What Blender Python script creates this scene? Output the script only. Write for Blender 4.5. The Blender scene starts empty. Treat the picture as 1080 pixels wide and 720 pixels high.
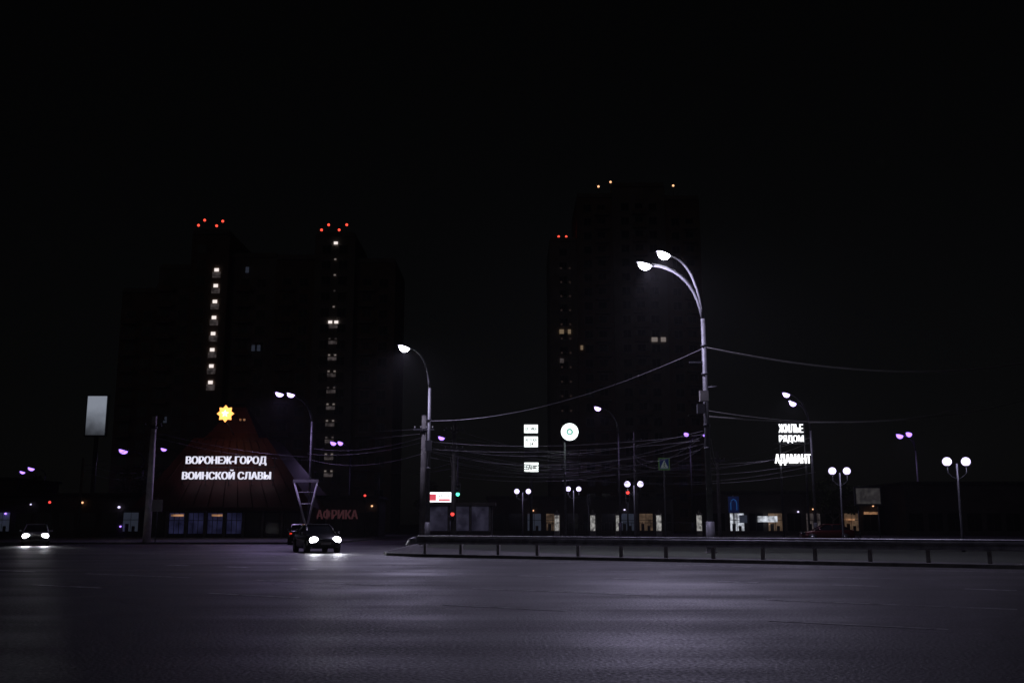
import bpy, bmesh, math, random
from mathutils import Vector, Matrix
random.seed(7)
S=bpy.context.scene
COL=S.collection
R=math.radians

# ---------------------------------------------------------------- materials
def nt(name):
    m=bpy.data.materials.new(name); m.use_nodes=True
    n=m.node_tree.nodes; l=m.node_tree.links
    return m,n,l,n["Principled BSDF"]
def mat(name,col,rough=.6,metal=0,var=.25,scale=3.0,bump=0.0):
    m,n,l,b=nt(name)
    b.inputs["Roughness"].default_value=rough
    b.inputs["Metallic"].default_value=metal
    tc=n.new("ShaderNodeTexCoord"); no=n.new("ShaderNodeTexNoise")
    no.inputs["Scale"].default_value=scale; no.inputs["Detail"].default_value=5
    l.new(tc.outputs["Object"],no.inputs["Vector"])
    r=n.new("ShaderNodeValToRGB")
    r.color_ramp.elements[0].position=.3; r.color_ramp.elements[1].position=.7
    r.color_ramp.elements[0].color=[c*(1-var) for c in col]+[1]
    r.color_ramp.elements[1].color=[min(1,c*(1+var)) for c in col]+[1]
    l.new(no.outputs["Fac"],r.inputs["Fac"]); l.new(r.outputs["Color"],b.inputs["Base Color"])
    if bump:
        bp=n.new("ShaderNodeBump"); bp.inputs["Strength"].default_value=bump
        l.new(no.outputs["Fac"],bp.inputs["Height"]); l.new(bp.outputs["Normal"],b.inputs["Normal"])
    return m
def emit(name,col,st,sample=False,var=0):
    m,n,l,b=nt(name)
    b.inputs["Base Color"].default_value=(*[c*.5 for c in col],1)
    b.inputs["Emission Color"].default_value=(*col,1)
    b.inputs["Emission Strength"].default_value=st
    if var:
        tc=n.new("ShaderNodeTexCoord"); no=n.new("ShaderNodeTexNoise"); no.inputs["Scale"].default_value=var
        l.new(tc.outputs["Object"],no.inputs["Vector"])
        mr=n.new("ShaderNodeMapRange"); mr.inputs["From Min"].default_value=.35; mr.inputs["From Max"].default_value=.65
        mr.inputs["To Min"].default_value=st*.25; mr.inputs["To Max"].default_value=st*1.3
        l.new(no.outputs["Fac"],mr.inputs["Value"]); l.new(mr.outputs["Result"],b.inputs["Emission Strength"])
    if not sample:
        try: m.cycles.emission_sampling='NONE'
        except Exception: pass
    return m

CONC=mat("concrete",(.26,.25,.24),.85,0,.25,2,.2)
STEEL=mat("galvanised_steel",(.27,.27,.29),.5,.5,.35,3)
LPOLE=mat("weathered_lamp_pole",(.13,.13,.14),.6,.3,.3,4)
DSTEEL=mat("painted_dark_steel",(.06,.06,.07),.5,.3,.2,4)
WIRE=mat("wire_rubber",(.15,.14,.16),.5,.2,.1,1)
LITWIRE=mat("lamplit_wire",(.55,.53,.52),.5,.3,.1,1)  # brighter copy of the wire, lamp light put into its colour
BRICK=mat("brown_brick",(.22,.16,.13),.9,0,.2,.4,.2)
PLAST=mat("pale_plaster",(.25,.22,.2),.9,0,.2,.3,.1)
SLAB=mat("balcony_concrete",(.24,.22,.21),.9,0,.2,.6)
SHOPW=mat("dark_shop_cladding",(.08,.07,.07),.8,0,.3,.5)
ROOFM=mat("roof_felt",(.05,.05,.05),.9)
REDROOF=mat("dark_red_metal_roof",(.075,.018,.020),.6,.1,.3,.5)
GLASS=mat("dark_glass",(.015,.017,.022),.12,0,.2,.5)
FRAME=mat("window_frame",(.22,.22,.22),.6)
RUB=mat("rubber",(.02,.02,.02),.8)
RIM=mat("alloy_rim",(.4,.4,.42),.3,.8,.1)
BARK=mat("bark",(.06,.05,.04),.95,0,.35,6,.4)
KERB=mat("kerb_stone",(.2,.2,.19),.85,0,.35,2,.2)
WPLATE=mat("white_paint",(.75,.75,.75),.5,0,.05)
BLUEP=mat("sign_blue",(.02,.08,.35),.4,0,.05)
BLACKP=mat("black_paint",(.02,.02,.02),.5,0,.05)
CARD=mat("car_paint_dark",(.03,.03,.035),.25,.4,.1)
CARW=mat("car_paint_silver",(.35,.35,.37),.3,.5,.1)
CARR=mat("car_paint_red",(.09,.012,.012),.3,.3,.1)

E_MAIN=emit("lamp_lens_white",(.88,.88,1),30)
E_PUR=emit("lamp_lens_violet",(.38,.20,1),2.6)
E_PUR2=emit("lamp_lens_violet_bright",(.58,.44,1),4.0)
E_BALL=emit("opal_globe",(.74,.66,1),1.6)
E_SIGN=emit("sign_white",(.95,.97,1),1.8)
E_SIGN2=emit("sign_panel_white",(.92,1,.98),1.8)
E_LET=emit("letter_white",(.86,.85,1),.9)
E_STAR=emit("emblem_orange",(1,.40,.10),2.2)
E_STARC=emit("emblem_core",(1,.8,.45),3)
E_RED=emit("beacon_red",(1,.07,.04),2.0)
E_ORB=emit("beacon_amber",(1,.5,.25),1.6)
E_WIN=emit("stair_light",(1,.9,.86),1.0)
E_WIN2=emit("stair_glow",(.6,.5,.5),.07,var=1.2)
E_WIN3=emit("dim_stair_light",(1,.85,.78),.15)
E_WIN4=emit("room_light",(1,.72,.45),.14)
E_COOL=emit("room_light_cool",(.5,.6,.9),.03)
E_GRN=emit("signal_green",(.1,1,.55),2.5)
E_SRED=emit("signal_red",(1,.06,.05),1.8)
E_DRED=emit("dim_red_letters",(.6,.22,.26),.05)
E_HEAD=emit("headlight",(.95,.95,1),25)
E_TAIL=emit("taillight",(1,.04,.02),.9)
E_SHOP=emit("shop_interior",(.3,.32,.9),.03,var=.9)
E_SHOPO=emit("shop_warm",(1,.5,.25),.35,var=1.5)
E_SHOPWM=emit("shop_warm_dim",(1,.66,.42),.07,var=1.2)
E_SHOPW=emit("shop_white",(.85,.9,1),.6,var=2)
E_COLM=emit("uplit_panel",(.9,.88,.85),.3,var=3)
E_POST=emit("poster_glow",(.8,.75,.7),.025,var=3)
E_KGL=emit("kiosk_glass_glow",(.35,.33,.55),.04,var=1.5)
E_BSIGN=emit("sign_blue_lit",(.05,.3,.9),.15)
E_BILB=emit("billboard_red",(.9,.1,.15),.8)
# LED screen showing a soft vertical fade
E_BILL,n,l,b=nt("led_screen")
b.inputs["Base Color"].default_value=(.05,.05,.06,1)
tc=n.new("ShaderNodeTexCoord"); sp=n.new("ShaderNodeSeparateXYZ"); l.new(tc.outputs["Object"],sp.inputs[0])
no=n.new("ShaderNodeTexNoise"); no.inputs["Scale"].default_value=.6; l.new(tc.outputs["Object"],no.inputs["Vector"])
ad=n.new("ShaderNodeMath"); ad.operation='MULTIPLY_ADD'; ad.inputs[1].default_value=2.5; l.new(no.outputs["Fac"],ad.inputs[0]); l.new(sp.outputs[2],ad.inputs[2])
mr=n.new("ShaderNodeMapRange"); mr.interpolation_type='SMOOTHSTEP'; mr.inputs["From Min"].default_value=12.4; mr.inputs["From Max"].default_value=17.2
mr.inputs["To Min"].default_value=.02; mr.inputs["To Max"].default_value=.30; l.new(ad.outputs[0],mr.inputs["Value"])
b.inputs["Emission Color"].default_value=(.72,.79,.95,1); l.new(mr.outputs[0],b.inputs["Emission Strength"])

# ---------------------------------------------------------------- mesh builder
class MB:
    def __init__(s,name): s.name=name; s.v=[]; s.f=[]; s.m=[]; s.mats=[]; s.sm=[]
    def mi(s,m):
        if m not in s.mats: s.mats.append(m)
        return s.mats.index(m)
    def add(s,vs,fs,m,smooth=False):
        o=len(s.v); s.v+= [tuple(v) for v in vs]; k=s.mi(m)
        for f in fs: s.f.append([o+i for i in f]); s.m.append(k); s.sm.append(smooth)
    def box(s,x0,x1,y0,y1,z0,z1,m):
        vs=[(x,y,z) for z in (z0,z1) for y in (y0,y1) for x in (x0,x1)]
        s.add(vs,[(0,2,3,1),(4,5,7,6),(0,1,5,4),(2,6,7,3),(0,4,6,2),(1,3,7,5)],m)
    def quad(s,a,b,c,d,m): s.add([a,b,c,d],[(0,1,2,3)],m)
    def tube(s,pts,rad,m,n=8,cap=True):
        pts=[Vector(p) for p in pts]
        if not isinstance(rad,(list,tuple)): rad=[rad]*len(pts)
        vs=[];fs=[]
        for i,p in enumerate(pts):
            t=(pts[min(i+1,len(pts)-1)]-pts[max(i-1,0)]).normalized()
            up=Vector((0,0,1)) if abs(t.z)<.9 else Vector((1,0,0))
            a=t.cross(up).normalized(); b=t.cross(a)
            for k in range(n):
                an=2*math.pi*k/n
                vs.append(p+(a*math.cos(an)+b*math.sin(an))*rad[i])
        for i in range(len(pts)-1):
            for k in range(n):
                k2=(k+1)%n
                fs.append((i*n+k,i*n+k2,(i+1)*n+k2,(i+1)*n+k))
        if cap:
            fs.append(tuple(range(n))); fs.append(tuple((len(pts)-1)*n+k for k in range(n)))
        s.add(vs,fs,m,True)
    def ell(s,c,r,m,nu=12,nv=8,rot=None,half=0):
        vs=[];fs=[]; c=Vector(c)
        for j in range(nv+1):
            ph=-math.pi/2+math.pi*j/nv
            if half==-1: ph=-math.pi/2+math.pi/2*j/nv
            if half==1: ph=math.pi/2*j/nv
            for i in range(nu):
                th=2*math.pi*i/nu
                p=Vector((r[0]*math.cos(ph)*math.cos(th),r[1]*math.cos(ph)*math.sin(th),r[2]*math.sin(ph)))
                if rot: p=rot@p
                vs.append(c+p)
        for j in range(nv):
            for i in range(nu):
                i2=(i+1)%nu
                fs.append((j*nu+i,j*nu+i2,(j+1)*nu+i2,(j+1)*nu+i))
        s.add(vs,fs,m,True)
    def disc(s,c,r,m,n=20,y=True):
        vs=[(c[0]+r*math.cos(2*math.pi*i/n),c[1],c[2]+r*math.sin(2*math.pi*i/n)) for i in range(n)]
        s.add(vs,[tuple(range(n))],m)
    def make(s,parent=None,loc=None,rotz=None,bevel=0):
        me=bpy.data.meshes.new(s.name); me.from_pydata(s.v,[],s.f)
        for m in s.mats: me.materials.append(m)
        for p,k,sm in zip(me.polygons,s.m,s.sm): p.material_index=k; p.use_smooth=sm
        bm=bmesh.new(); bm.from_mesh(me); bmesh.ops.recalc_face_normals(bm,faces=bm.faces); bm.to_mesh(me); bm.free()
        o=bpy.data.objects.new(s.name,me); COL.objects.link(o)
        if parent: o.parent=parent
        if loc: o.location=loc
        if rotz is not None: o.rotation_euler=(0,0,rotz)
        return o
def empty(name,loc=(0,0,0)):
    e=bpy.data.objects.new(name,None); COL.objects.link(e); e.location=loc; e.empty_display_size=.3; return e
def text(s,name,x0,x1,z0,z1,y,m,parent=None,ext=.04,shift=.03):
    cu=bpy.data.curves.new(name,"FONT"); cu.body=s; cu.size=1; cu.extrude=ext
    t=bpy.data.objects.new(name,cu); COL.objects.link(t)
    bpy.context.view_layer.update()
    me=bpy.data.meshes.new_from_object(t.evaluated_get(bpy.context.evaluated_depsgraph_get()))
    bpy.data.objects.remove(t)
    xs=[v.co.x for v in me.vertices]; ys=[v.co.y for v in me.vertices]
    a,b,c,d=min(xs),max(xs),min(ys),max(ys)
    base=[((v.co.x-a)/(b-a)*(x1-x0-shift)+x0,y-v.co.z,z0+(v.co.y-c)/(d-c)*(z1-z0)) for v in me.vertices]
    fcs=[tuple(p.vertices) for p in me.polygons]
    M=MB(name)
    # bold face: the same outline struck twice, a few centimetres apart
    M.add(base,fcs,m)
    if shift: M.add([(p[0]+shift,p[1]-.003,p[2]) for p in base],fcs,m)
    return M.make(parent)
def spot(name,loc,target,power,angle,col,rad=.15,blend=1,parent=None):
    l=bpy.data.lights.new(name,"SPOT"); l.energy=power; l.spot_size=R(angle); l.spot_blend=blend
    l.color=col; l.shadow_soft_size=rad
    o=bpy.data.objects.new(name,l); COL.objects.link(o); o.location=loc
    d=Vector(target)-Vector(loc); o.rotation_euler=d.to_track_quat('-Z','Y').to_euler()
    if parent: o.parent=parent
    return o
def point(name,loc,power,col,rad=.2,parent=None):
    l=bpy.data.lights.new(name,"POINT"); l.energy=power; l.color=col; l.shadow_soft_size=rad
    o=bpy.data.objects.new(name,l); COL.objects.link(o); o.location=loc
    if parent: o.parent=parent
    return o

# ---------------------------------------------------------------- camera / world
cd=bpy.data.cameras.new("camera"); cam=bpy.data.objects.new("camera",cd); COL.objects.link(cam)
cd.lens=35; cd.sensor_width=36; cam.location=(0,0,1.5)
cam.rotation_euler=(math.pi/2+math.atan(192/1050),0,0)
cd.clip_end=5000; cd.clip_start=.1; S.camera=cam
w=bpy.data.worlds.new("World"); S.world=w; w.use_nodes=True
n=w.node_tree.nodes; sky=n.new("ShaderNodeTexSky"); sky.sky_type='NISHITA'; sky.sun_disc=False
sky.sun_elevation=R(12); sky.sun_rotation=R(200)
hs=n.new("ShaderNodeHueSaturation"); hs.inputs["Saturation"].default_value=.25
w.node_tree.links.new(sky.outputs[0],hs.inputs["Color"])
w.node_tree.links.new(hs.outputs[0],n["Background"].inputs[0]); n["Background"].inputs[1].default_value=.00032
sl=bpy.data.lights.new("fill_sun","SUN"); sl.energy=.005; sl.angle=R(.5); sl.color=(1,.84,.8)  # added faint warm fill that keeps the facades visible, no moon here
so=bpy.data.objects.new("fill_sun",sl); COL.objects.link(so); so.rotation_euler=(R(70),0,R(-20))
S.view_settings.view_transform='Standard'; S.view_settings.look='None'; S.view_settings.exposure=0

# thin haze volume added to give the lamps halos, in place of lens bloom
hz=MB("haze")
hm=bpy.data.materials.new("halo_haze"); hm.use_nodes=True; hn=hm.node_tree.nodes; hn.remove(hn["Principled BSDF"])
vsn=hn.new("ShaderNodeVolumeScatter"); vsn.inputs["Density"].default_value=.0003; vsn.inputs["Anisotropy"].default_value=.0
hm.node_tree.links.new(vsn.outputs[0],hn["Material Output"].inputs["Volume"])
hz.box(-110,110,-20,175,-1,24,hm); hz.make()

# ---------------------------------------------------------------- ground, road
g=MB("ground"); g.quad((-1500,-300,-.03),(1500,-300,-.03),(1500,2500,-.03),(-1500,2500,-.03),mat("dark_soil",(.05,.05,.045),.95,0,.3,.5)); g.make()
m,n,l,b=nt("asphalt")
tc=n.new("ShaderNodeTexCoord")
mp=n.new("ShaderNodeMapping"); mp.inputs["Rotation"].default_value=(0,0,R(30.4)); mp.inputs["Scale"].default_value=(.035,.55,1)
l.new(tc.outputs["Object"],mp.inputs["Vector"])
n1=n.new("ShaderNodeTexNoise"); n1.inputs["Scale"].default_value=1; n1.inputs["Detail"].default_value=6; l.new(mp.outputs[0],n1.inputs["Vector"])
n2=n.new("ShaderNodeTexNoise"); n2.inputs["Scale"].default_value=.22; n2.inputs["Detail"].default_value=6; l.new(tc.outputs["Object"],n2.inputs["Vector"])
n3=n.new("ShaderNodeTexNoise"); n3.inputs["Scale"].default_value=20; n3.inputs["Detail"].default_value=5; l.new(tc.outputs["Object"],n3.inputs["Vector"])
a1=n.new("ShaderNodeMath"); a1.operation='ADD'; l.new(n1.outputs["Fac"],a1.inputs[0]); l.new(n2.outputs["Fac"],a1.inputs[1])
a2=n.new("ShaderNodeMath"); a2.operation='MULTIPLY_ADD'; l.new(n3.outputs["Fac"],a2.inputs[0]); a2.inputs[1].default_value=1.2; l.new(a1.outputs[0],a2.inputs[2])
rp=n.new("ShaderNodeMapRange"); rp.inputs["From Min"].default_value=1.35; rp.inputs["From Max"].default_value=1.88; l.new(a2.outputs[0],rp.inputs["Value"])
cr=n.new("ShaderNodeValToRGB"); cr.color_ramp.elements[0].color=(.016,.0155,.016,1); cr.color_ramp.elements[1].color=(.075,.072,.073,1)
l.new(rp.outputs[0],cr.inputs["Fac"])
vo=n.new("ShaderNodeTexVoronoi"); vo.feature='DISTANCE_TO_EDGE'; vo.inputs["Scale"].default_value=.16
dm=n.new("ShaderNodeVectorMath"); dm.operation='MULTIPLY_ADD'; l.new(n2.outputs["Color"],dm.inputs[0]); dm.inputs[1].default_value=(5,5,0); l.new(tc.outputs["Object"],dm.inputs[2])
l.new(dm.outputs[0],vo.inputs["Vector"])
ck=n.new("ShaderNodeMath"); ck.operation='LESS_THAN'; ck.inputs[1].default_value=.003; l.new(vo.outputs["Distance"],ck.inputs[0])
mx=n.new("ShaderNodeMixRGB"); l.new(ck.outputs[0],mx.inputs[0]); l.new(cr.outputs[0],mx.inputs[1]); mx.inputs[2].default_value=(.015,.015,.015,1)
l.new(mx.outputs[0],b.inputs["Base Color"])
rr=n.new("ShaderNodeMapRange"); rr.inputs["To Min"].default_value=.74; rr.inputs["To Max"].default_value=.48; l.new(rp.outputs[0],rr.inputs["Value"])
l.new(rr.outputs[0],b.inputs["Roughness"])
b.inputs["Specular IOR Level"].default_value=.38
bp=n.new("ShaderNodeBump"); bp.inputs["Strength"].default_value=.7; bp.inputs["Distance"].default_value=.02
l.new(n3.outputs["Fac"],bp.inputs["Height"]); l.new(bp.outputs["Normal"],b.inputs["Normal"])
ASPH=m
rd=MB("road"); rd.quad((-250,-60,0),(250,-60,0),(250,420,0),(-250,420,0),ASPH); rd.make()

dx,dy=.862,-.506
nx,ny=.506,.862
def P(s,o): return (nx*o+dx*s, ny*o+dy*s)     # s along the avenue, o across it
m,n,l,b=nt("worn_road_paint"); b.inputs["Roughness"].default_value=.7
tc=n.new("ShaderNodeTexCoord"); no=n.new("ShaderNodeTexNoise"); no.inputs["Scale"].default_value=4; no.inputs["Detail"].default_value=8
l.new(tc.outputs["Object"],no.inputs["Vector"]); r=n.new("ShaderNodeValToRGB")
r.color_ramp.elements[0].position=.34; r.color_ramp.elements[1].position=.58
r.color_ramp.elements[0].color=(.07,.07,.07,1); r.color_ramp.elements[1].color=(.55,.55,.55,1)
l.new(no.outputs["Fac"],r.inputs["Fac"]); l.new(r.outputs[0],b.inputs["Base Color"]); PAINT=m
mk=MB("road_markings")
def strip(s0,s1,o,wd=.14):
    a=P(s0,o-wd/2);b_=P(s1,o-wd/2);c=P(s1,o+wd/2);d=P(s0,o+wd/2)
    mk.quad((*a,.006),(*b_,.006),(*c,.006),(*d,.006),PAINT)
s=-30
while s<60: strip(s,s+1.1,26,.28); s+=3.0
s=-31
while s<60: strip(s,s+3,29.8,.12); s+=8
s=-34
while s<60: strip(s,s+4.5,20.3,.15); s+=7
s=-29.5
while s<60: strip(s,s+2.6,16); s+=6.2
strip(-45,60,35.6,.15)
mk.make()

def slab(name,pts,mt,h=.13,kw=.18):
    M=MB(name); nP=len(pts)
    M.add([(x,y,h) for x,y in pts],[tuple(range(nP))],mt)
    for i in range(nP):
        a=pts[i]; b_=pts[(i+1)%nP]
        M.quad((*a,-.02),(*b_,-.02),(*b_,h),(*a,h),KERB)
        L=math.hypot(b_[0]-a[0],b_[1]-a[1]); ux,uy=(b_[0]-a[0])/L,(b_[1]-a[1])/L
        px,py=-uy*kw,ux*kw
        M.quad((*a,h+.004),(*b_,h+.004),(b_[0]+px,b_[1]+py,h+.004),(a[0]+px,a[1]+py,h+.004),KERB)
    return M.make()
PAVE=mat("paving",(.07,.067,.065),.9,0,.35,.8,.2)
GRASS=mat("night_grass",(.03,.038,.022),1,0,.4,2,.5)
slab("pavement",[(-250,76),(-15,76),(-13.5,77.5),(-13.5,400),(-250,400)],PAVE)
slab("median",[(-6.5,51.5),(-6.0,48.6),(-4.4,46.9),P(120,38.3),(240,20),(240,400),(-6.5,400)],PAVE)
GR=MB("grass")
GR.add([(-5.5,60,.14),(*P(-18,40),.14),(*P(110,40),.14),(200,60,.14),(200,90,.14),(-5.5,90,.14)],[(0,1,2,3,4,5)],GRASS); GR.make()

# ---------------------------------------------------------------- guardrail
gr=MB("guardrail")
prof=[(0,.50),(-.05,.54),(-.05,.60),(.0,.64),(.0,.68),(-.05,.72),(-.05,.78),(0,.82)]
s0,s1=-28.0,75
o0=38.9
ss=s0
while ss<s1:
    se=min(ss+4,s1)
    for (q,z),(q2,z2) in zip(prof[:-1],prof[1:]):
        A=P(ss,o0+q);B=P(se+.03,o0+q);C=P(se+.03,o0+q2);D=P(ss,o0+q2)
        gr.quad((*A,z+.13-.05),(*B,z+.13-.05),(*C,z2+.13-.05),(*D,z2+.13-.05),STEEL)
    ss=se
s=s0+.4
while s<s1:
    c=P(s,o0+.1)
    vs=[]
    for z in (0.1,.86):
        for (u,v) in ((-.07,-.05),(.07,-.05),(.07,.05),(-.07,.05)):
            vs.append((c[0]+dx*u+nx*v,c[1]+dy*u+ny*v,z))
    gr.add(vs,[(0,1,2,3),(4,5,6,7),(0,1,5,4),(1,2,6,5),(2,3,7,6),(3,0,4,7)],CONC)
    s+=2.0
gr.tube([(*P(s0,o0),.74),(*P(s0-.5,o0+.15),.7),(*P(s0-.9,o0+.4),.5)],[.16,.14,.06],STEEL)
gr.tube([(*P(s0,o0+.02),.93),(*P(s1,o0+.02),.93)],.035,STEEL)
gr.make()

# ---------------------------------------------------------------- lamps & poles
VIO=(.73,.67,1)
def lamp_head(M,p,dirv,sc,lens):
    d=Vector(dirv); d.z=0; d.normalize()
    rot=Matrix((( d.x,-d.y,0),(d.y,d.x,0),(0,0,1)))@Matrix.Rotation(R(-14),3,'Y')
    M.ell(p,(.42*sc,.22*sc,.10*sc),DSTEEL,12,8,rot,1)
    M.ell((p[0],p[1],p[2]-.004),(.31*sc,.21*sc,.27*sc),lens,14,7,rot,-1)
def street_lamp(base,H,heads,lens=E_PUR,sc=1,r=.12,pole=LPOLE,power=0,extra=None,col=VIO,ang=150,tgt=None,tgt2=None):
    M=MB("street_lamp"); bx,by=base
    M.tube([(bx,by,.1),(bx,by,1.6)],[r*1.45,r*1.35],pole,12)
    M.tube([(bx,by,1.6),(bx,by,H)],[r,r*.75],pole,12)
    M.box(bx-.25,bx+.25,by-.25,by+.25,.05,.2,CONC)
    for h in heads:
        h=Vector(h); top=Vector((bx,by,H)); ctrl=Vector((bx+(h.x-bx)*.15,by+(h.y-by)*.15,H+(h.z-H)*.95))
        pts=[]
        for i in range(11):
            t=i/10; pts.append(top*(1-t)**2+ctrl*2*t*(1-t)+h*t*t)
        M.tube(pts,[r*.7-.025*i/10 for i in range(11)],pole,8)
        d=pts[-1]-pts[-3]
        hd=Vector(h)+Vector((d.x,d.y,0)).normalized()*.3*sc
        lamp_head(M,hd,d,sc,lens)
    if extra: extra(M,bx,by)
    o=M.make()
    if power:
        for i,h in enumerate(heads):
            h=Vector(h); d=Vector((h.x-bx,h.y-by,0)).normalized()*.3*sc
            t=tgt if tgt else (h.x-1,h.y-6,0)
            a_=ang
            if i==1 and tgt2: t=tgt2; a_=165
            spot("lamp_light",(h.x+d.x,h.y+d.y-.15,h.z-.30*sc),t,power*(1 if i==0 else .6),a_,col,.15,.8,o)
    return o
def ex_big(M,x,y):
    M.box(x-.35,x+.05,y-.45,y-.15,7.3,7.8,CONC)
    M.box(x-.5,x-.15,y-.5,y-.2,6.7,7.15,DSTEEL)
    M.box(x-.75,x+.1,y-.05,y+.05,9.2,9.28,DSTEEL)
    M.tube([(x,y,8.0),(x+.5,y-.3,8.0)],.04,DSTEEL)
    for z in (5,6.1,8.6,10): M.tube([(x,y,z),(x,y,z+.12)],.16,DSTEEL)
street_lamp((9.4,48),11.4,[(7.7,47.2,14.45),(6.85,47.6,14.05)],E_MAIN,1.05,.15,power=4300,extra=ex_big,tgt=(3,37,0),tgt2=(17,54,0),ang=134)
def ex_b(M,x,y):
    for z in (5,6.6,8.2): M.tube([(x,y,z),(x,y,z+.15)],.15,DSTEEL)
    M.box(x-.2,x+.2,y-.35,y-.12,6.2,6.9,DSTEEL)
street_lamp((-5.5,66),10.4,[(-6.85,65.2,13.0)],E_MAIN,1.15,.13,power=3200,extra=ex_b,tgt=(-6,58,0),ang=145)
def ex_c(M,x,y):
    M.tube([(x-1.3,y-.3,5.1),(x-.1,y-.3,1.0)],.09,WPLATE)
    M.tube([(x+.7,y-.3,5.1),(x-.1,y-.3,1.0)],.09,WPLATE)
    M.box(x-1.4,x+.8,y-.40,y-.24,5.05,5.3,WPLATE)
    M.tube([(x-.9,y-.3,4.2),(x+.5,y-.3,4.2)],.04,WPLATE)
    M.tube([(x-.6,y-.3,3.2),(x+.3,y-.3,3.2)],.04,WPLATE)
VI2=(.6,.45,1)
street_lamp((-17.7,88),10.4,[(-20.1,87,12.75),(-19.2,87.4,12.75)],E_PUR2,1.15,.13,power=1200,extra=ex_c,col=VI2)
street_lamp((-21,130),10,[(-22.6,128,11.7),(-21.8,128,11.7)],E_PUR,1.4,.12,power=150,col=VI2)
street_lamp((-6.9,128),10.6,[(-8.6,127,12.3)],E_PUR,1.4,.12,power=150,col=VI2)
street_lamp((10.7,100),10.6,[(8.8,98.6,12.8)],E_PUR2,1.2,.12,power=600,col=VI2)
street_lamp((26.4,88),9.6,[(24.4,87,12.7),(24.9,87,11.9)],E_PUR2,1.15,.13,power=700)
street_lamp((23.2,130),11.6,[(22.7,129,12.9),(24.7,129,12.9)],E_PUR,1.4,.12,power=150,col=VI2)
street_lamp((50.5,125),10.5,[(48.6,124,12.3),(49.6,124,12.5)],E_PUR,1.6,.12,power=300,col=VI2)
street_lamp((-47.8,130),9.6,[(-49.6,129,10.8)],E_PUR,1.8,.12,power=150,col=VI2)
street_lamp((-42.9,130),9.8,[(-44.6,129,11.0)],E_PUR,1.2,.12,power=80,col=VI2)
street_lamp((-79,170),9.5,[(-80.5,169,10.7)],E_PUR,1.7,.12)
street_lamp((-81.5,172),9,[(-83,171,10.2)],E_PUR,1.4,.12)
street_lamp((-84,168),8,[(-85.3,167,8.4)],E_PUR,1.4,.12)
# added lamp, unseen past the right edge, to light the rail and posts
street_lamp((33,22),11.4,[(31.4,21,13.6)],E_MAIN,1.0,.15,power=1500,tgt=(26,25,0),ang=130)

def globe_lamp(x,y,z,sp,power=60,rr=.21):
    M=MB("globe_lamp")
    M.tube([(x,y,.1),(x,y,.8),(x,y,z-.1)],[.1,.06,.045],DSTEEL,10)
    for sgn in (-1,1):
        pts=[(x,y,z-.9),(x+sgn*sp*.3,y,z-.75),(x+sgn*sp*.5,y,z-.55),(x+sgn*sp*.5,y,z-.2)]
        M.tube(pts,.025,DSTEEL,6)
        M.tube([(x+sgn*sp*.5,y,z-.26),(x+sgn*sp*.5,y,z-.17)],[.05,.1],DSTEEL,10)
        M.ell((x+sgn*sp*.5,y,z),(rr,rr,rr),E_BALL,14,10)
    o=M.make()
    point("globe_light",(x,y-.35,z+.1),power,VIO,.2,o)
globe_lamp(22.2,50,4.55,.95,45,.22)
globe_lamp(19.6,60,4.6,.88,45,.22)
globe_lamp(9.7,80,4.6,1.05,50,.24)
globe_lamp(5.5,90,4.55,.95,50,.22)
globe_lamp(1.0,95,4.5,1.1,50,.24)
globe_lamp(-51,115,3.6,1.0,10,.14)

def util_pole(x,y,H,mt=CONC,r=.17,arms=()):
    M=MB("utility_pole")
    M.tube([(x,y,.05),(x,y,H)],[r*1.25,r*.8],mt,10)
    M.tube([(x,y,H),(x,y,H+.05)],r*.85,DSTEEL,10)
    for z in arms:
        M.box(x-.7,x+.7,y-.28,y-.2,z,z+.09,DSTEEL)
        for q in (-.6,-.2,.2,.6): M.tube([(x+q,y-.24,z+.09),(x+q,y-.24,z+.25)],[.04,.06],FRAME,6)
        M.tube([(x,y,z-.15),(x,y,z-.02)],r*1.2,DSTEEL,10)
    return M.make()
DCONC=mat("dark_concrete",(.12,.115,.11),.9,0,.3,2,.2)  # darker grey tone for most of the poles
util_pole(-27.8,77.2,9.7,mat("lit_pale_concrete",(.75,.72,.70),.85,0,.2,2,.2),.24,(8.9,))  # pale base colour makes this concrete pole look lit
util_pole(-4.05,70,8.6,DCONC,.17,(7.9,6.6))
util_pole(-5.95,67.3,8.7,DCONC,.2,(7.7,))
util_pole(11.7,95,10,DCONC,.17,(9.2,))
util_pole(19.5,95,8.2,DCONC,.15,(7.4,))
util_pole(-45,105,8.2,DCONC,.15)
util_pole(-14.6,110,7,DSTEEL,.1)
util_pole(-40,120,9,DCONC,.16)

# ---------------------------------------------------------------- wires
W=MB("overhead_wires")
def wire(a,b_,sag,r=.018,m=None):
    a=Vector(a);b_=Vector(b_); pts=[]
    for i in range(19):
        t=i/18; p=a.lerp(b_,t); p.z-=4*sag*t*(1-t); pts.append(p)
    W.tube(pts,r,m or WIRE,5,False)
wire((9.3,48,10.0),(40,72,13.6),1.2,.045,LITWIRE); wire((9.3,48,6.6),(40,76,11.0),.9,.036,LITWIRE); wire((9.3,48,6.9),(40,76,12.2),1.6,.018,LITWIRE)
wire((-5.5,66,8.2),(9.3,48,9.9),.9,.024)
P1=(-27.8,77,0);P2=(-5.95,67.3,0);P3=(-4.05,70,0);P4=(11.7,95,0);P5=(19.5,95,0);P6=(9.3,48,0);P7=(4.5,85,0);P8=(26.4,88,0);P10=(10.7,100,0);P11=(-17.7,88,0);P13=(-6.9,128,0);P14=(23.2,130,0);P15=(-45,105,0)
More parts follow.
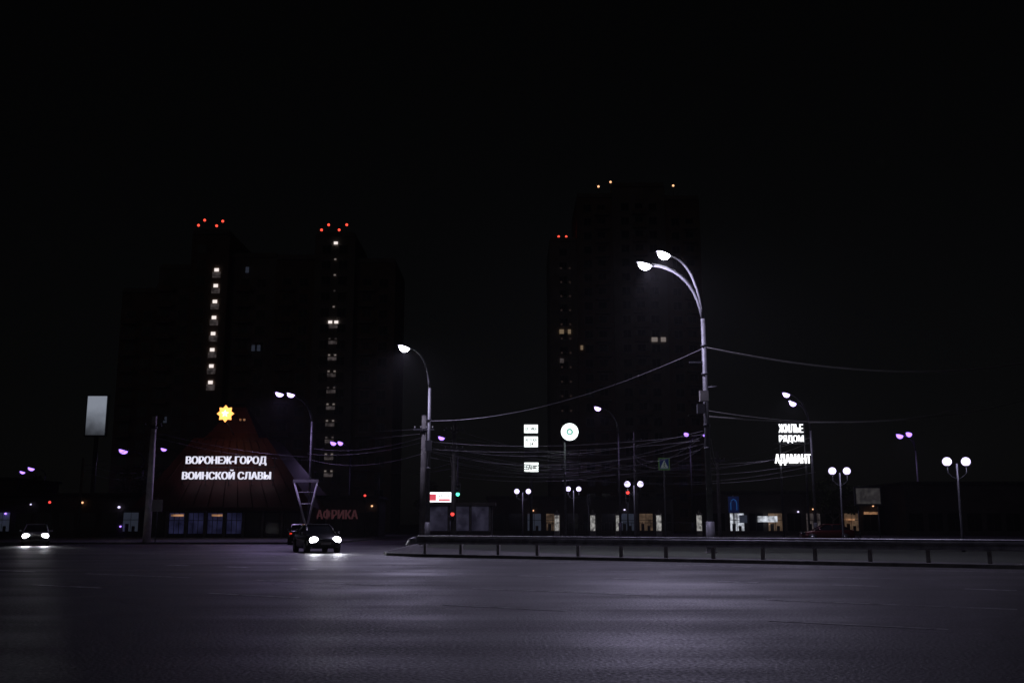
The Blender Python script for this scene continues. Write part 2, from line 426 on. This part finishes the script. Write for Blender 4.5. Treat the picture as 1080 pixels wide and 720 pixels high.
def span(A,B,za,zb,k,sag,r=.012,sp=.45):
    for i in range(k):
        q=random.uniform(-.25,.25)
        wire((A[0]+random.uniform(-.3,.3),A[1],za-i*sp),(B[0]+random.uniform(-.3,.3),B[1],zb-i*sp+q),sag*random.uniform(.6,1.5),r)
span(P1,P2,8.9,7.9,2,.6); span(P1,P11,8.5,7.5,2,.5); span(P11,P2,8,7.2,3,.5,.014)
span(P2,P6,7.0,5.9,2,.5,.010,.5); span(P3,P6,6.6,5.8,2,.7,.010); span(P3,P4,8,8.4,5,.7,.018); span(P2,P7,7.2,6.5,3,.5,.016)
span(P7,P6,6.4,5.6,2,.3,.010); span(P4,P6,8,5.9,2,.7,.010); span(P4,P5,8.4,7.5,4,.3,.015); span(P5,P6,7,5.6,2,.5,.010)
span(P10,P3,7.8,6.2,4,.8,.018); span(P13,P3,8,6.3,3,.7,.02); span(P14,P4,9.5,8.5,2,.5)
span(P15,P1,7.5,8.5,2,.5,.016); span((-47.8,130),P15,8,7.6,2,.5,.02); span(P13,P14,9,9,2,.9,.02); span(P8,P14,9,9,2,.6,.018)
span(P3,P8,7.0,7.6,3,1.2,.016); span(P2,P8,6.4,6.6,2,1.1,.016); span((-21,130),P13,9.2,9.2,2,.9,.02)
for k in range(9):
    x0=random.uniform(-6,2); wire((x0,70+random.uniform(0,20),random.uniform(5.0,7.0)),(x0+random.uniform(8,20),82+random.uniform(0,20),random.uniform(5.2,7.8)),random.uniform(.2,.7),.015)
W.make()

# ---------------------------------------------------------------- buildings
def facade(G,F,B,x0,x1,y,z0,z1,bay=3.2,fl=3.0,balc=(),skip=()):
    nb=int((x1-x0)/bay); off=((x1-x0)-nb*bay)/2; nf=int((z1-z0-1)/fl)
    for i in range(nb):
        cx=x0+off+bay*(i+.5)
        if any(a<cx<b_ for a,b_ in skip): continue
        for k in range(nf):
            zb=z0+.9+k*fl
            F.box(cx-.85,cx+.85,y-.05,y-.01,zb-.05,zb+1.6,FRAME)
            G.box(cx-.78,cx-.03,y-.07,y-.052,zb+.03,zb+1.53,GLASS)
            G.box(cx+.03,cx+.78,y-.07,y-.052,zb+.03,zb+1.53,GLASS)
            F.box(cx-.95,cx+.95,y-.2,y-.001,zb-.16,zb-.06,SLAB)
            if i%4 in balc:
                B.box(cx-1.45,cx+1.45,y-1.3,y-.21,zb-1.0,zb-.85,SLAB)
                B.box(cx-1.45,cx+1.45,y-1.3,y-1.22,zb-.85,zb+.05,BRICK)
def roof_trim(Rf,x0,x1,y0,y1,z):
    Rf.box(x0-.3,x1+.3,y0-.3,y1+.3,z,z+.3,SLAB)
    Rf.box(x0-.1,x1+.1,y0-.1,y1+.1,z+.3,z+.95,PLAST)
    Rf.box(x0+.3,x1-.3,y0+.3,y1-.3,z+.95,z+1.0,ROOFM)
ab=empty("apartment_block")
Wl=MB("walls");G=MB("windows");F=MB("window_frames");B=MB("balconies");Rf=MB("roof");L=MB("stairwell_lights")
segs=[(-73,-66,182,44,BRICK),(-66,-59.6,181,48.3,PLAST),(-59.6,-52.6,179.2,54.5,BRICK),(-52.6,-44,181,50.5,PLAST),(-44,-36.6,180.5,50,BRICK),(-36.6,-29.2,179.2,54,PLAST),(-29.2,-21.8,181,49.5,BRICK)]
for x0,x1,y,H,mt in segs:
    Wl.box(x0,x1,y,y+16,0,H,mt); roof_trim(Rf,x0+.31,x1-.31,y,y+16,H+.003)
    tower=H>53
    sk=((-56,-53.3),) if x0==-59.6 else (((-34,-31.5),) if x0==-36.6 else ())
    facade(G,F,B,x0,x1,y,2,H,3.1,3.0,() if tower else (0,2),sk)
for k in range(8):
    z=47.4-3*k; x=-54.7; y=179.05
    L.box(x-.42,x+.38,y-.06,y,z,z+.6,E_WIN)
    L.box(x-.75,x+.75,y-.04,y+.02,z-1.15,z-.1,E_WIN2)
for k in range(15):
    z=52.6-3*k; x=-32.8; y=179.05
    mt=E_WIN if k in (0,5) else (E_WIN3 if k%3 else E_WIN2)
    sz=.5 if k in (0,5) else .26
    for q in ((-.55,.55) if k>4 else (0,)):
        L.box(x+q-sz*.7,x+q+sz*.7,y-.06,y,z,z+sz,mt)
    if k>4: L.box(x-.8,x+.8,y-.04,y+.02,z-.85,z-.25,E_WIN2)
for (x,z,mt) in ((-47.6,33.2,E_COOL),(-46.6,33.2,E_COOL),(-49.4,48,E_COOL),(-63,20,E_COOL),(-41,14,E_COOL)):
    L.box(x-.3,x+.3,180.3,180.4,z-.5,z+.6,mt)
for M in (Wl,G,F,B,Rf,L): M.make(ab)
bc=MB("beacons")
for x,z in ((-58.8,56.5),(-57.7,57.5),(-55.4,56.4),(-54.3,57.3),(-35.7,55.6),(-34.4,56.6),(-32.4,55.6),(-31,56.6)):
    bc.tube([(x,179.8,54.8),(x,179.8,z)],.04,DSTEEL,5); bc.ell((x,179.8,z),(.24,.24,.24),E_RED)
bc.make(ab)
tb=empty("apartment_tower")
Wl=MB("walls");G=MB("windows");F=MB("window_frames");B=MB("balconies");Rf=MB("roof");L=MB("room_lights")
for x0,x1,y,H,mt in [(7.9,13.6,203,60,PLAST),(13.6,21,201,69,BRICK),(21,32,200,71,PLAST),(32,39.4,201,68.5,BRICK)]:
    Wl.box(x0,x1,y,y+18,0,H,mt); roof_trim(Rf,x0+.31,x1-.31,y,y+18,H+.003)
    facade(G,F,B,x0,x1,y,2,H,2.9,3.0,(1,))
for (x,z,y,mt,q) in ((10.3,40.6,202.7,E_WIN4,.45),(11.9,40.6,202.7,E_WIN4,.3),(29.1,38.4,199.8,E_WIN3,.6),(30.9,38.4,199.8,E_WIN3,.5),(14.3,36.9,200.8,E_WIN4,.25),(10.3,34.5,202.7,E_WIN2,.4)):
    L.box(x-q,x+q,y-.06,y+.1,z-.4,z+.5,mt)
LG=emit("landing_glow",(.6,.4,.35),.02)
for k in range(12): 
    for x in (10.3,12.1): L.box(x-.2,x+.2,202.75,202.85,54-3*k,54.4-3*k,LG)
for M in (Wl,G,F,B,Rf,L): M.make(tb)
bc=MB("beacons")
for x,z,mt in ((18.5,72.4,E_ORB),(21.1,73.4,E_ORB),(29.9,73.0,E_DRED),(34.5,72.6,E_ORB),(9.9,61.3,E_RED),(11.5,61.3,E_RED)):
    bc.tube([(x,203.6,z-4),(x,203.6,z)],.05,DSTEEL,5); bc.ell((x,203.6,z),(.24,.24,.24),mt)
bc.make(tb)

pv=empty("pavilion")
M=MB("walls")
M.box(-38,-21.3,104.5,118,0,3.0,SHOPW)
for i in range(9):
    x=-37.6+i*1.98
    M.box(x-.12,x+.12,104.3,104.49,.1,2.95,CONC)
M.make(pv)
M=MB("windows")
for i in range(8):
    x=-37.35+i*1.98
    M.box(x,x+1.5,104.42,104.48,.5,2.6,(E_SHOP if i in (1,2,3,4) else GLASS))
    if i in (1,2,3,4):
        for q in (.5,1.0): M.box(x+q-.03,x+q+.03,104.38,104.415,.5,2.6,DSTEEL)
        M.box(x,x+1.5,104.37,104.375,1.8,1.87,DSTEEL)
M.box(-35.2,-33.9,104.33,104.36,2.25,2.45,E_SHOPO); M.box(-31,-29.9,104.33,104.36,2.25,2.45,E_SHOPO)
M.make(pv)
M=MB("roof")
a=[(-39,103.4,3.05),(-20.3,103.4,3.05),(-20.3,119,3.05),(-39,119,3.05)]
c=[(-34.3,107.5,10.6),(-26.4,107.5,10.6),(-26.4,114,10.6),(-34.3,114,10.6)]
M.add(a+c,[(0,1,5,4),(1,2,6,5),(2,3,7,6),(3,0,4,7),(4,5,6,7),(0,3,2,1)],REDROOF)
M.add([(-33.3,108,10.63),(-27.4,108,10.63),(-27.4,113.5,10.63),(-33.3,113.5,10.63),(-30.9,110,14.2),(-29.5,110,14.2),(-29.5,111,14.2),(-30.9,111,14.2)],[(0,1,5,4),(1,2,6,5),(2,3,7,6),(3,0,4,7),(4,5,6,7)],REDROOF)
for i in range(1,12):
    t=i/12; xa=-39+18.7*t; xb=-34.3+7.9*t
    M.tube([(xa,103.38,3.1),(xb,107.47,10.63)],.05,REDROOF,5)
M.box(-39.2,-20.1,103.2,103.39,2.8,3.15,REDROOF)
M.make(pv)
M=MB("letter_frame")
for z in (5.9,7.3,8.5): M.tube([(-34.4,104.1 if z<7 else 104.8,z),(-24.6,104.1 if z<7 else 104.8,z)],.035,DSTEEL,5)
for x in (-34.2,-31.8,-29.4,-27,-24.8):
    M.tube([(x,104.1,5.4),(x,104.8,8.5)],.035,DSTEEL,5); M.tube([(x,104.1,5.4),(x,105.0,5.6)],.035,DSTEEL,5); M.tube([(x,104.8,8.3),(x,106.4,8.3)],.035,DSTEEL,5)
M.make(pv)
text("ВОРОНЕЖ-ГОРОД","letters_upper_row",-33.9,-25.5,7.45,8.4,104.0,E_LET,pv,shift=.10)
text("ВОИНСКОЙ СЛАВЫ","letters_lower_row",-34.1,-24.9,6.0,7.0,103.7,E_LET,pv,shift=.10)
point("letters_light",(-29.6,103.0,7.2),10,(.9,.85,1),.5,pv)
M=MB("star_emblem")
vs=[(-30.2,104.5,12.9)];
for i in range(16):
    an=math.pi*i/8+math.pi/2; rr_=.92 if i%2==0 else .66
    vs.append((-30.2+rr_*math.cos(an),104.6,12.9+rr_*math.sin(an)))
M.add(vs,[(0,i+1,(i+1)%16+1) for i in range(16)],E_STAR)
vs=[(-30.2,104.35,12.9)]
for i in range(10):
    an=math.pi*i/5+math.pi/2; rr_=.42 if i%2==0 else .2
    vs.append((-30.2+rr_*math.cos(an),104.42,12.9+rr_*math.sin(an)))
M.add(vs,[(0,i+1,(i+1)%10+1) for i in range(10)],E_STARC)
M.tube([(-30.2,104.8,12.9),(-30.2,110,12.9)],.06,DSTEEL); M.tube([(-30.2,104.8,12.2),(-30.2,108.2,11)],.06,DSTEEL)
for q in (1.9,1.5): M.ell((-30.2+q,105,12.3),(.13,.13,.13),E_SHOPO)
M.make(pv)
point("emblem_light",(-30.2,103.9,12.9),40,(1,.5,.15),.3,pv)

def low_building(name,x0,x1,y0,y1,H,mt,wins,dots=()):
    e=empty(name)
    M=MB("walls"); M.box(x0,x1,y0,y1,0,H,mt); M.box(x0,x1,y0-.12,y0-.002,0,.4,SHOPW); M.make(e)
    M=MB("roof"); M.box(x0-.3,x1+.3,y0-.4,y1+.3,H+.002,H+.3,ROOFM); M.box(x0-.3,x1+.3,y0-.45,y0-.402,H+.02,H+.36,ROOFM); M.make(e)
    M=MB("windows")
    k=int((x1-x0)/2.2)
    for i in range(k):
        cx=x0+(x1-x0)*(i+.5)/k; wm=wins[i%len(wins)]
        h=min(H-.88,2.72)
        M.box(cx-.9,cx+.9,y0-.05,y0-.003,.6,h+.08,SHOPW)
        M.box(cx-.82,cx-.03,y0-.08,y0-.052,.68,h,wm)
        M.box(cx+.03,cx+.82,y0-.08,y0-.052,.68,h,wm)
        if wm is not GLASS:
            M.box(cx-.82,cx+.82,y0-.11,y0-.082,1.9,1.96,DSTEEL)
            M.box(cx-.6,cx-.2,y0-.11,y0-.082,.68,1.5,SHOPW); M.box(cx+.15,cx+.5,y0-.11,y0-.082,.68,1.25,SHOPW)
    M.make(e)
    if dots:
        M=MB("wall_lights")
        for x,z,r_,mt_ in dots:
            M.box(x-r_,x+r_,y0-.35,y0-.2,z+r_*.8,z+r_*.8+.06,DSTEEL); M.ell((x,y0-.3,z),(r_,r_*.8,r_*.8),mt_,10,6)
        M.make(e)
    return e
e=low_building("shop",-22.5,-14.8,110.5,118,4.2,SHOPW,(GLASS,GLASS,GLASS),((-15.3,3.4,.12,E_ORB),))
text("АФРИКА","shop_letters",-21.4,-16.8,1.95,3.05,110.3,E_DRED,e,shift=.1)
low_building("shop",-60,-41,112,122,4.5,SHOPW,(GLASS,E_COOL,GLASS,GLASS,GLASS,GLASS),((-43.5,3.3,.16,E_BALL),(-43.2,1.2,.12,E_PUR),(-47.6,3.8,.14,E_ORB),(-56,2.6,.13,E_PUR),(-53.3,3.6,.1,E_BALL)))
e=low_building("shop",23.5,44,121,132,5,SHOPW,(GLASS,E_SHOPW,GLASS,E_SHOPWM,GLASS,E_WIN2,GLASS,E_SHOPWM,GLASS),((34.2,2.9,.12,E_BALL),(36,3.2,.12,E_ORB),(43.2,3.6,.12,E_ORB)))
M=MB("shop_sign"); M.box(29.3,31.6,120.4,120.6,1.7,2.4,E_SHOPW); M.box(42,43.6,120.4,120.6,2.6,2.9,E_SHOPO); M.box(39.6,40.8,120.4,120.6,1.9,2.1,E_SHOPO); M.box(27.1,28,120.4,120.6,1.6,2.5,E_COOL); M.make(e)
low_building("shop",46,80,118,130,6,SHOPW,(GLASS,GLASS,GLASS,GLASS,GLASS,GLASS,E_WIN2))
low_building("shop",-3,20,125,135,4.5,SHOPW,(GLASS,GLASS,E_COOL,E_SHOPWM,GLASS),((2.6,3.1,.12,E_ORB),(13.9,3.2,.12,E_BALL)))
low_building("shop",-110,-64,130,142,7,SHOPW,(GLASS,E_COOL,GLASS,GLASS,GLASS,GLASS,GLASS),((-66,3.5,.15,E_BALL),(-69.5,2.4,.14,E_PUR)))

k=empty("kiosk")
M=MB("walls"); M.box(-6.7,-1.6,80,83,.1,.9,SHOPW); M.box(-6.7,-1.6,80.8,83,.9,2.9,SHOPW)
for x in (-6.6,-5.0,-3.3,-1.75): M.box(x-.06,x+.06,80,80.1,.9,2.9,FRAME)
M.make(k)
M=MB("windows"); 
for x0,x1 in ((-6.5,-5.1),(-4.9,-3.4),(-3.2,-1.85)): M.box(x0,x1,80.04,80.07,.95,2.85,E_KGL)
M.make(k)
M=MB("roof"); M.box(-6.9,-1.3,79.5,83.2,2.91,3.15,SLAB); M.make(k)
M=MB("sign"); M.box(-6.65,-4.75,79.6,79.75,3.18,3.95,E_SIGN); M.box(-6.5,-6.0,79.57,79.595,3.3,3.8,E_BILB); M.box(-5.8,-4.9,79.57,79.595,3.28,3.42,E_BILB); M.make(k)
text("КАССА","sign_letters",-5.8,-4.9,3.5,3.8,79.58,BLACKP,k,.01,.01)

M=MB("pylon_sign")
M.tube([(2.1,110.3,.1),(2.1,110.3,12.6)],[.2,.14],DSTEEL,10)
M.box(1.3,2.9,110,110.2,6.9,12.5,BLACKP)
for z0,z1,xa,xb in ((11.35,12.25,1.35,2.85),(9.8,10.95,1.35,2.85),(7.1,8.1,1.35,2.9)):
    M.box(xa,xb,109.9,109.99,z0,z1,E_SIGN2)
o=M.make()
for s_,x0,x1,z0,z1 in (("ОПТИКА",1.45,2.75,11.6,12.0),("АПТЕКА",1.45,2.75,10.4,10.75),("24",1.9,2.35,9.95,10.3),("БАНК",1.55,2.7,7.35,7.8)):
    text(s_,"tile_letters",x0,x1,z0,z1,109.88,BLACKP,o,.01,.03)

M=MB("round_sign")
M.tube([(4.5,85.2,.1),(4.5,85.2,8.6)],[.12,.09],LPOLE,10)
M.tube([(4.5,85.2,8.4),(4.9,85.1,8.7)],.06,LPOLE)
M.tube([(4.92,84.95,9.2),(4.92,85.2,9.2)],.78,DSTEEL,28)
M.disc((4.92,84.92,9.2),.74,emit("round_sign_face",(.9,1,.98),1.8),28)
M.disc((4.92,84.9,9.2),.30,mat("mark_green",(.03,.12,.09),.5),20)
M.disc((4.92,84.89,9.2),.12,emit("round_sign_core",(.85,1,.97),1.5),16)
o=M.make()
point("sign_light",(4.92,84.4,9.2),50,(.85,1,.97),.3,o)

M=MB("letter_sign")
for x in (25.6,28.0): M.tube([(x,95.4,.1),(x,95.4,11.1)],.1,DSTEEL,8)
for z in (7.0,8.0,9.0,10.0,10.95): M.tube([(25,95.3,z),(28.6,95.3,z)],.04,DSTEEL,5)
o=M.make()
text("ЖИЛЬЕ","letters_first_row",25.45,27.8,10.05,10.85,95.0,E_SIGN,o,shift=.06)
text("РЯДОМ","letters_second_row",25.45,27.8,9.05,9.8,95.0,E_SIGN,o,shift=.06)
text("АДАМАНТ","letters_third_row",24.95,28.4,6.95,8.0,95.0,emit("letters_bright",(1,1,1),2.2),o,shift=.09)

M=MB("billboard")
M.tube([(-50.2,120.4,.1),(-50.2,120.4,12)],.25,DSTEEL,10)
M.box(-51.6,-48.9,120,120.3,11.8,16.9,DSTEEL)
M.box(-51.4,-49.1,119.93,119.99,12.0,16.7,E_BILL)
M.make()
M=MB("poster_board"); M.box(28.9,31.2,85,85.15,3.0,4.6,DSTEEL); M.box(29.05,31.05,84.94,84.99,3.15,4.45,E_POST)
for x in (29.2,30.9): M.tube([(x,85.1,.1),(x,85.1,3)],.06,DSTEEL)
M.make()
M=MB("pedestrian_crossing_sign")
M.tube([(11.4,75.2,.1),(11.4,75.2,6.5)],.05,LPOLE,8)
M.box(10.98,11.82,75.05,75.1,5.45,6.35,emit("sign_border_glow",(.25,.6,.15),.03))  # border glows weakly, emission stands in for light falling on the sign
M.box(11.06,11.74,75.02,75.045,5.53,6.27,BLUEP)
M.add([(11.1,75.0,5.58),(11.7,75.0,5.58),(11.4,75.0,6.2)],[(0,1,2)],emit("sign_white_glow",(.6,.75,.7),.07))  # triangle given a little emission in place of reflected lamp light
M.disc((11.42,74.985,6.0),.045,BLACKP,10)
for a_,b_ in (((11.42,5.94),(11.4,5.78)),((11.4,5.78),(11.32,5.63)),((11.4,5.78),(11.5,5.63)),((11.42,5.9),(11.33,5.82)),((11.42,5.9),(11.51,5.83))):
    M.tube([(a_[0],74.98,a_[1]),(b_[0],74.98,b_[1])],.016,BLACKP,5)
M.make()
M=MB("traffic_sign")
M.tube([(16.5,75.2,.1),(16.5,75.2,3.6)],.045,LPOLE,8)
M.box(16.1,16.9,75.08,75.13,2.3,3.5,BLUEP)
pts=[(16.28,75.05,2.5),(16.28,75.05,3.0),(16.34,75.05,3.2),(16.5,75.05,3.3),(16.66,75.05,3.2),(16.72,75.05,3.0),(16.72,75.05,2.5)]
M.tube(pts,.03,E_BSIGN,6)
M.make()
M=MB("traffic_sign")
M.tube([(-27.0,76.8,.1),(-27.0,76.8,3.4)],.045,LPOLE,8)
M.box(-27.4,-26.6,76.7,76.74,2.4,3.3,WPLATE)
M.make()

def traffic_light(x,y,z,on,pole=True,ped=False):
    M=MB("traffic_light")
    if pole: M.tube([(x,y+.2,.1),(x,y+.2,z+.6)],.06,DSTEEL,8)
    else: M.tube([(x,y+.1,z),(x-.25,y+.35,z)],.04,DSTEEL,6)
    nL=2 if ped else 3; h=.3*nL
    M.box(x-.17,x+.17,y-.1,y+.1,z-h/2,z+h/2,BLACKP)
    for i in range(nL):
        c=z+h/2-.15-.3*i
        lit=(on=="r" and i==0) or (on=="g" and i==nL-1)
        M.tube([(x,y-.1,c),(x,y-.13,c)],.13 if lit else .11,(E_SRED if on=="r" else E_GRN) if lit else GLASS,14)
        M.tube([(x-.12,y-.13,c+.06),(x-.1,y-.24,c+.11),(x+.1,y-.24,c+.11),(x+.12,y-.13,c+.06)],.012,BLACKP,4)
    M.make()
traffic_light(-3.75,69.7,3.8,"g",False); traffic_light(-4.1,69.7,2.0,"r",False,True)
traffic_light(-15.9,109,4.2,"r"); traffic_light(-45.8,100,3.3,"r"); traffic_light(9.1,79.2,3.6,"r"); traffic_light(-9.2,104,3.0,"r")
traffic_light(7.0,92,3.6,"x")

for x in (4.9,8.8,11.6,16.0,20.4):
    M=MB("light_column")
    M.box(x-.3,x+.3,110,110.6,.1,.75,CONC); M.box(x-.24,x+.24,110.05,110.5,.75,2.4,E_COLM); M.box(x-.34,x+.34,109.96,110.6,2.4,2.6,CONC)
    M.tube([(x,110.3,2.6),(x,110.3,3.0)],[.2,.05],CONC,8)
    M.make()
M=MB("fence")
x=3.5
while x<22:
    M.tube([(x,110.9,.1),(x,110.9,1.7)],.02,DSTEEL,4); x+=.3
M.tube([(3.5,110.9,.4),(22,110.9,.4)],.03,DSTEEL,4); M.tube([(3.5,110.9,1.6),(22,110.9,1.6)],.03,DSTEEL,4)
M.make()

# ---------------------------------------------------------------- cars
def car(x,y,ang,paint,front=True,tail=False,beam=250):
    e=empty("car",(x,y,0)); e.rotation_euler=(0,0,ang)
    M=MB("body")
    st=[(-2.22,.60,.42,.80),(-2.15,.76,.30,.95),(-1.95,.84,.25,1.00),(-1.4,.88,.22,1.03),(-.5,.90,.20,.99),(.5,.90,.20,.97),(1.1,.89,.20,.94),(1.65,.86,.22,.86),(2.0,.80,.26,.76),(2.14,.70,.30,.68),(2.2,.55,.38,.58)]
    vs=[];K=10
    for (sx,hw,zb,zt) in st:
        mid=(zb+zt)/2
        sec=[(-hw*.9,zb),(-hw,zb+.1),(-hw,mid+.06),(-hw*.95,zt-.05),(-hw*.8,zt),(hw*.8,zt),(hw*.95,zt-.05),(hw,mid+.06),(hw,zb+.1),(hw*.9,zb)]
        vs+=[(sx,a_,b_) for a_,b_ in sec]
    fs=[]
    for i in range(len(st)-1):
        for k_ in range(K):
            k2=(k_+1)%K; fs.append((i*K+k_,i*K+k2,(i+1)*K+k2,(i+1)*K+k_))
    fs+= [tuple(range(K)),tuple((len(st)-1)*K+k_ for k_ in range(K))]
    M.add(vs,fs,paint,True)
    M.make(e)
    M=MB("cabin")
    v=[(-1.78,-.8,1.0),(1.1,-.8,.93),(1.1,.8,.93),(-1.78,.8,1.0),(-1.1,-.6,1.43),(.2,-.6,1.45),(.2,.6,1.45),(-1.1,.6,1.43)]
    M.add(v,[(0,1,5,4),(1,2,6,5),(2,3,7,6),(3,0,4,7)],GLASS)
    M.add([(-1.2,-.62,1.42),(.28,-.62,1.44),(.28,.62,1.44),(-1.2,.62,1.42),(-1.0,-.52,1.49),(.1,-.52,1.5),(.1,.52,1.5),(-1.0,.52,1.49)],[(0,1,5,4),(1,2,6,5),(2,3,7,6),(3,0,4,7),(4,5,6,7),(0,1,2,3)],paint)
    for sg in (-1,1):
        M.tube([(1.12,sg*.81,.93),(.22,sg*.61,1.45)],.04,paint,6); M.tube([(-1.8,sg*.81,1.0),(-1.12,sg*.61,1.43)],.05,paint,6)
        M.tube([(-.35,sg*.82,.98),(-.35,sg*.61,1.45)],.04,paint,6)
        M.ell((.75,sg*.98,1.0),(.09,.12,.08),paint,10,6)
    M.make(e)
    M=MB("wheels")
    for wx in (-1.35,1.35):
        for sg in (-1,1):
            M.tube([(wx,sg*.70,.32),(wx,sg*.905,.32)],.37,BLACKP,20)
            M.tube([(wx,sg*.72,.32),(wx,sg*.91,.32)],.32,RUB,20)
            M.tube([(wx,sg*.89,.32),(wx,sg*.925,.32)],.2,RIM,14)
    M.make(e)
    M=MB("lights_and_trim")
    M.box(2.17,2.215,-.42,.42,.4,.56,BLACKP); M.box(2.2,2.23,-.26,.26,.42,.53,CONC)
    M.box(-2.24,-2.21,-.26,.26,.55,.66,WPLATE)
    for sg in (-1,1):
        M.ell((2.03,sg*.6,.66),(.19,.24,.17),E_HEAD if front else GLASS,12,8)
        M.ell((2.1,sg*.62,.40),(.06,.08,.05),GLASS,10,6)
        M.ell((-2.1,sg*.62,.80),(.1,.17,.09),E_TAIL if tail else CARR,12,8)
    M.make(e)
    if front:
        for sg in (-1,1):
            spot("headlight_beam",(2.35,sg*.6,.66),(16,sg*.6,.45),beam,65,(.9,.9,1),.08,.9,e)
    return e
car(-34.1,72.6,R(-65),CARW,True,False,260)
car(-10.6,55,R(-66),CARD,True,False,260)
car(-15.6,75,R(101),CARD,False,True)
car(27.0,87,R(175),CARR,False,False)

# ---------------------------------------------------------------- trees
LEAF=mat("leaves",(.045,.055,.025),.9,0,.45,1.5)
def tree_mesh(seed,H,Rr):
    rnd=random.Random(seed); M=MB("tree")
    M.tube([(0,0,0),(.05,.02,H*.2),(-.05,.05,H*.45),(.1,0,H*.75)],[.2,.15,.11,.04],BARK,8)
    cl=[]
    for i in range(11):
        an=i*2.4+rnd.random(); z0=H*(.25+.45*i/11); rr_=Rr*rnd.uniform(.5,1.0)*(1-.35*i/11)
        p=Vector((math.cos(an)*rr_,math.sin(an)*rr_,z0+H*rnd.uniform(.1,.25)))
        M.tube([(0,0,z0),(p.x*.5,p.y*.5,z0+(p.z-z0)*.65),tuple(p)],[.07,.045,.015],BARK,5)
        cl.append((p,Rr*rnd.uniform(.3,.5)))
    cl.append((Vector((0,0,H*.92)),Rr*.4))
    vs=[];fs=[]
    for p,r in cl:
        for k_ in range(130):
            d=Vector((rnd.gauss(0,1),rnd.gauss(0,1),rnd.gauss(0,.8))); d=d.normalized()*r*rnd.random()**.45
            c=p+d; s_=rnd.uniform(.09,.2)
            a_=Vector((rnd.gauss(0,1),rnd.gauss(0,1),rnd.gauss(0,1))).normalized(); b_=a_.orthogonal().normalized()
            o=len(vs); vs+=[c+a_*s_,c+b_*s_*.6,c-a_*s_,c-b_*s_*.6]; fs.append((o,o+1,o+2,o+3))
    M.add(vs,fs,LEAF)
    return M
protos=[tree_mesh(1,7.5,2.4).make(),tree_mesh(2,9,2.8).make()]
spots=[(-62,100),(-70,108),(-56,118),(-80,105),(33,104),(-45,122),(-9.5,118)]
for i,(x,y) in enumerate(spots):
    p=protos[i%2]
    o=p if i<2 else bpy.data.objects.new("tree",p.data)
    if i>=2: COL.objects.link(o)
    sc=random.uniform(.8,1.15); o.location=(x,y,.1); o.scale=(sc,sc,sc*random.uniform(.85,1.05)); o.rotation_euler=(0,0,random.random()*6)
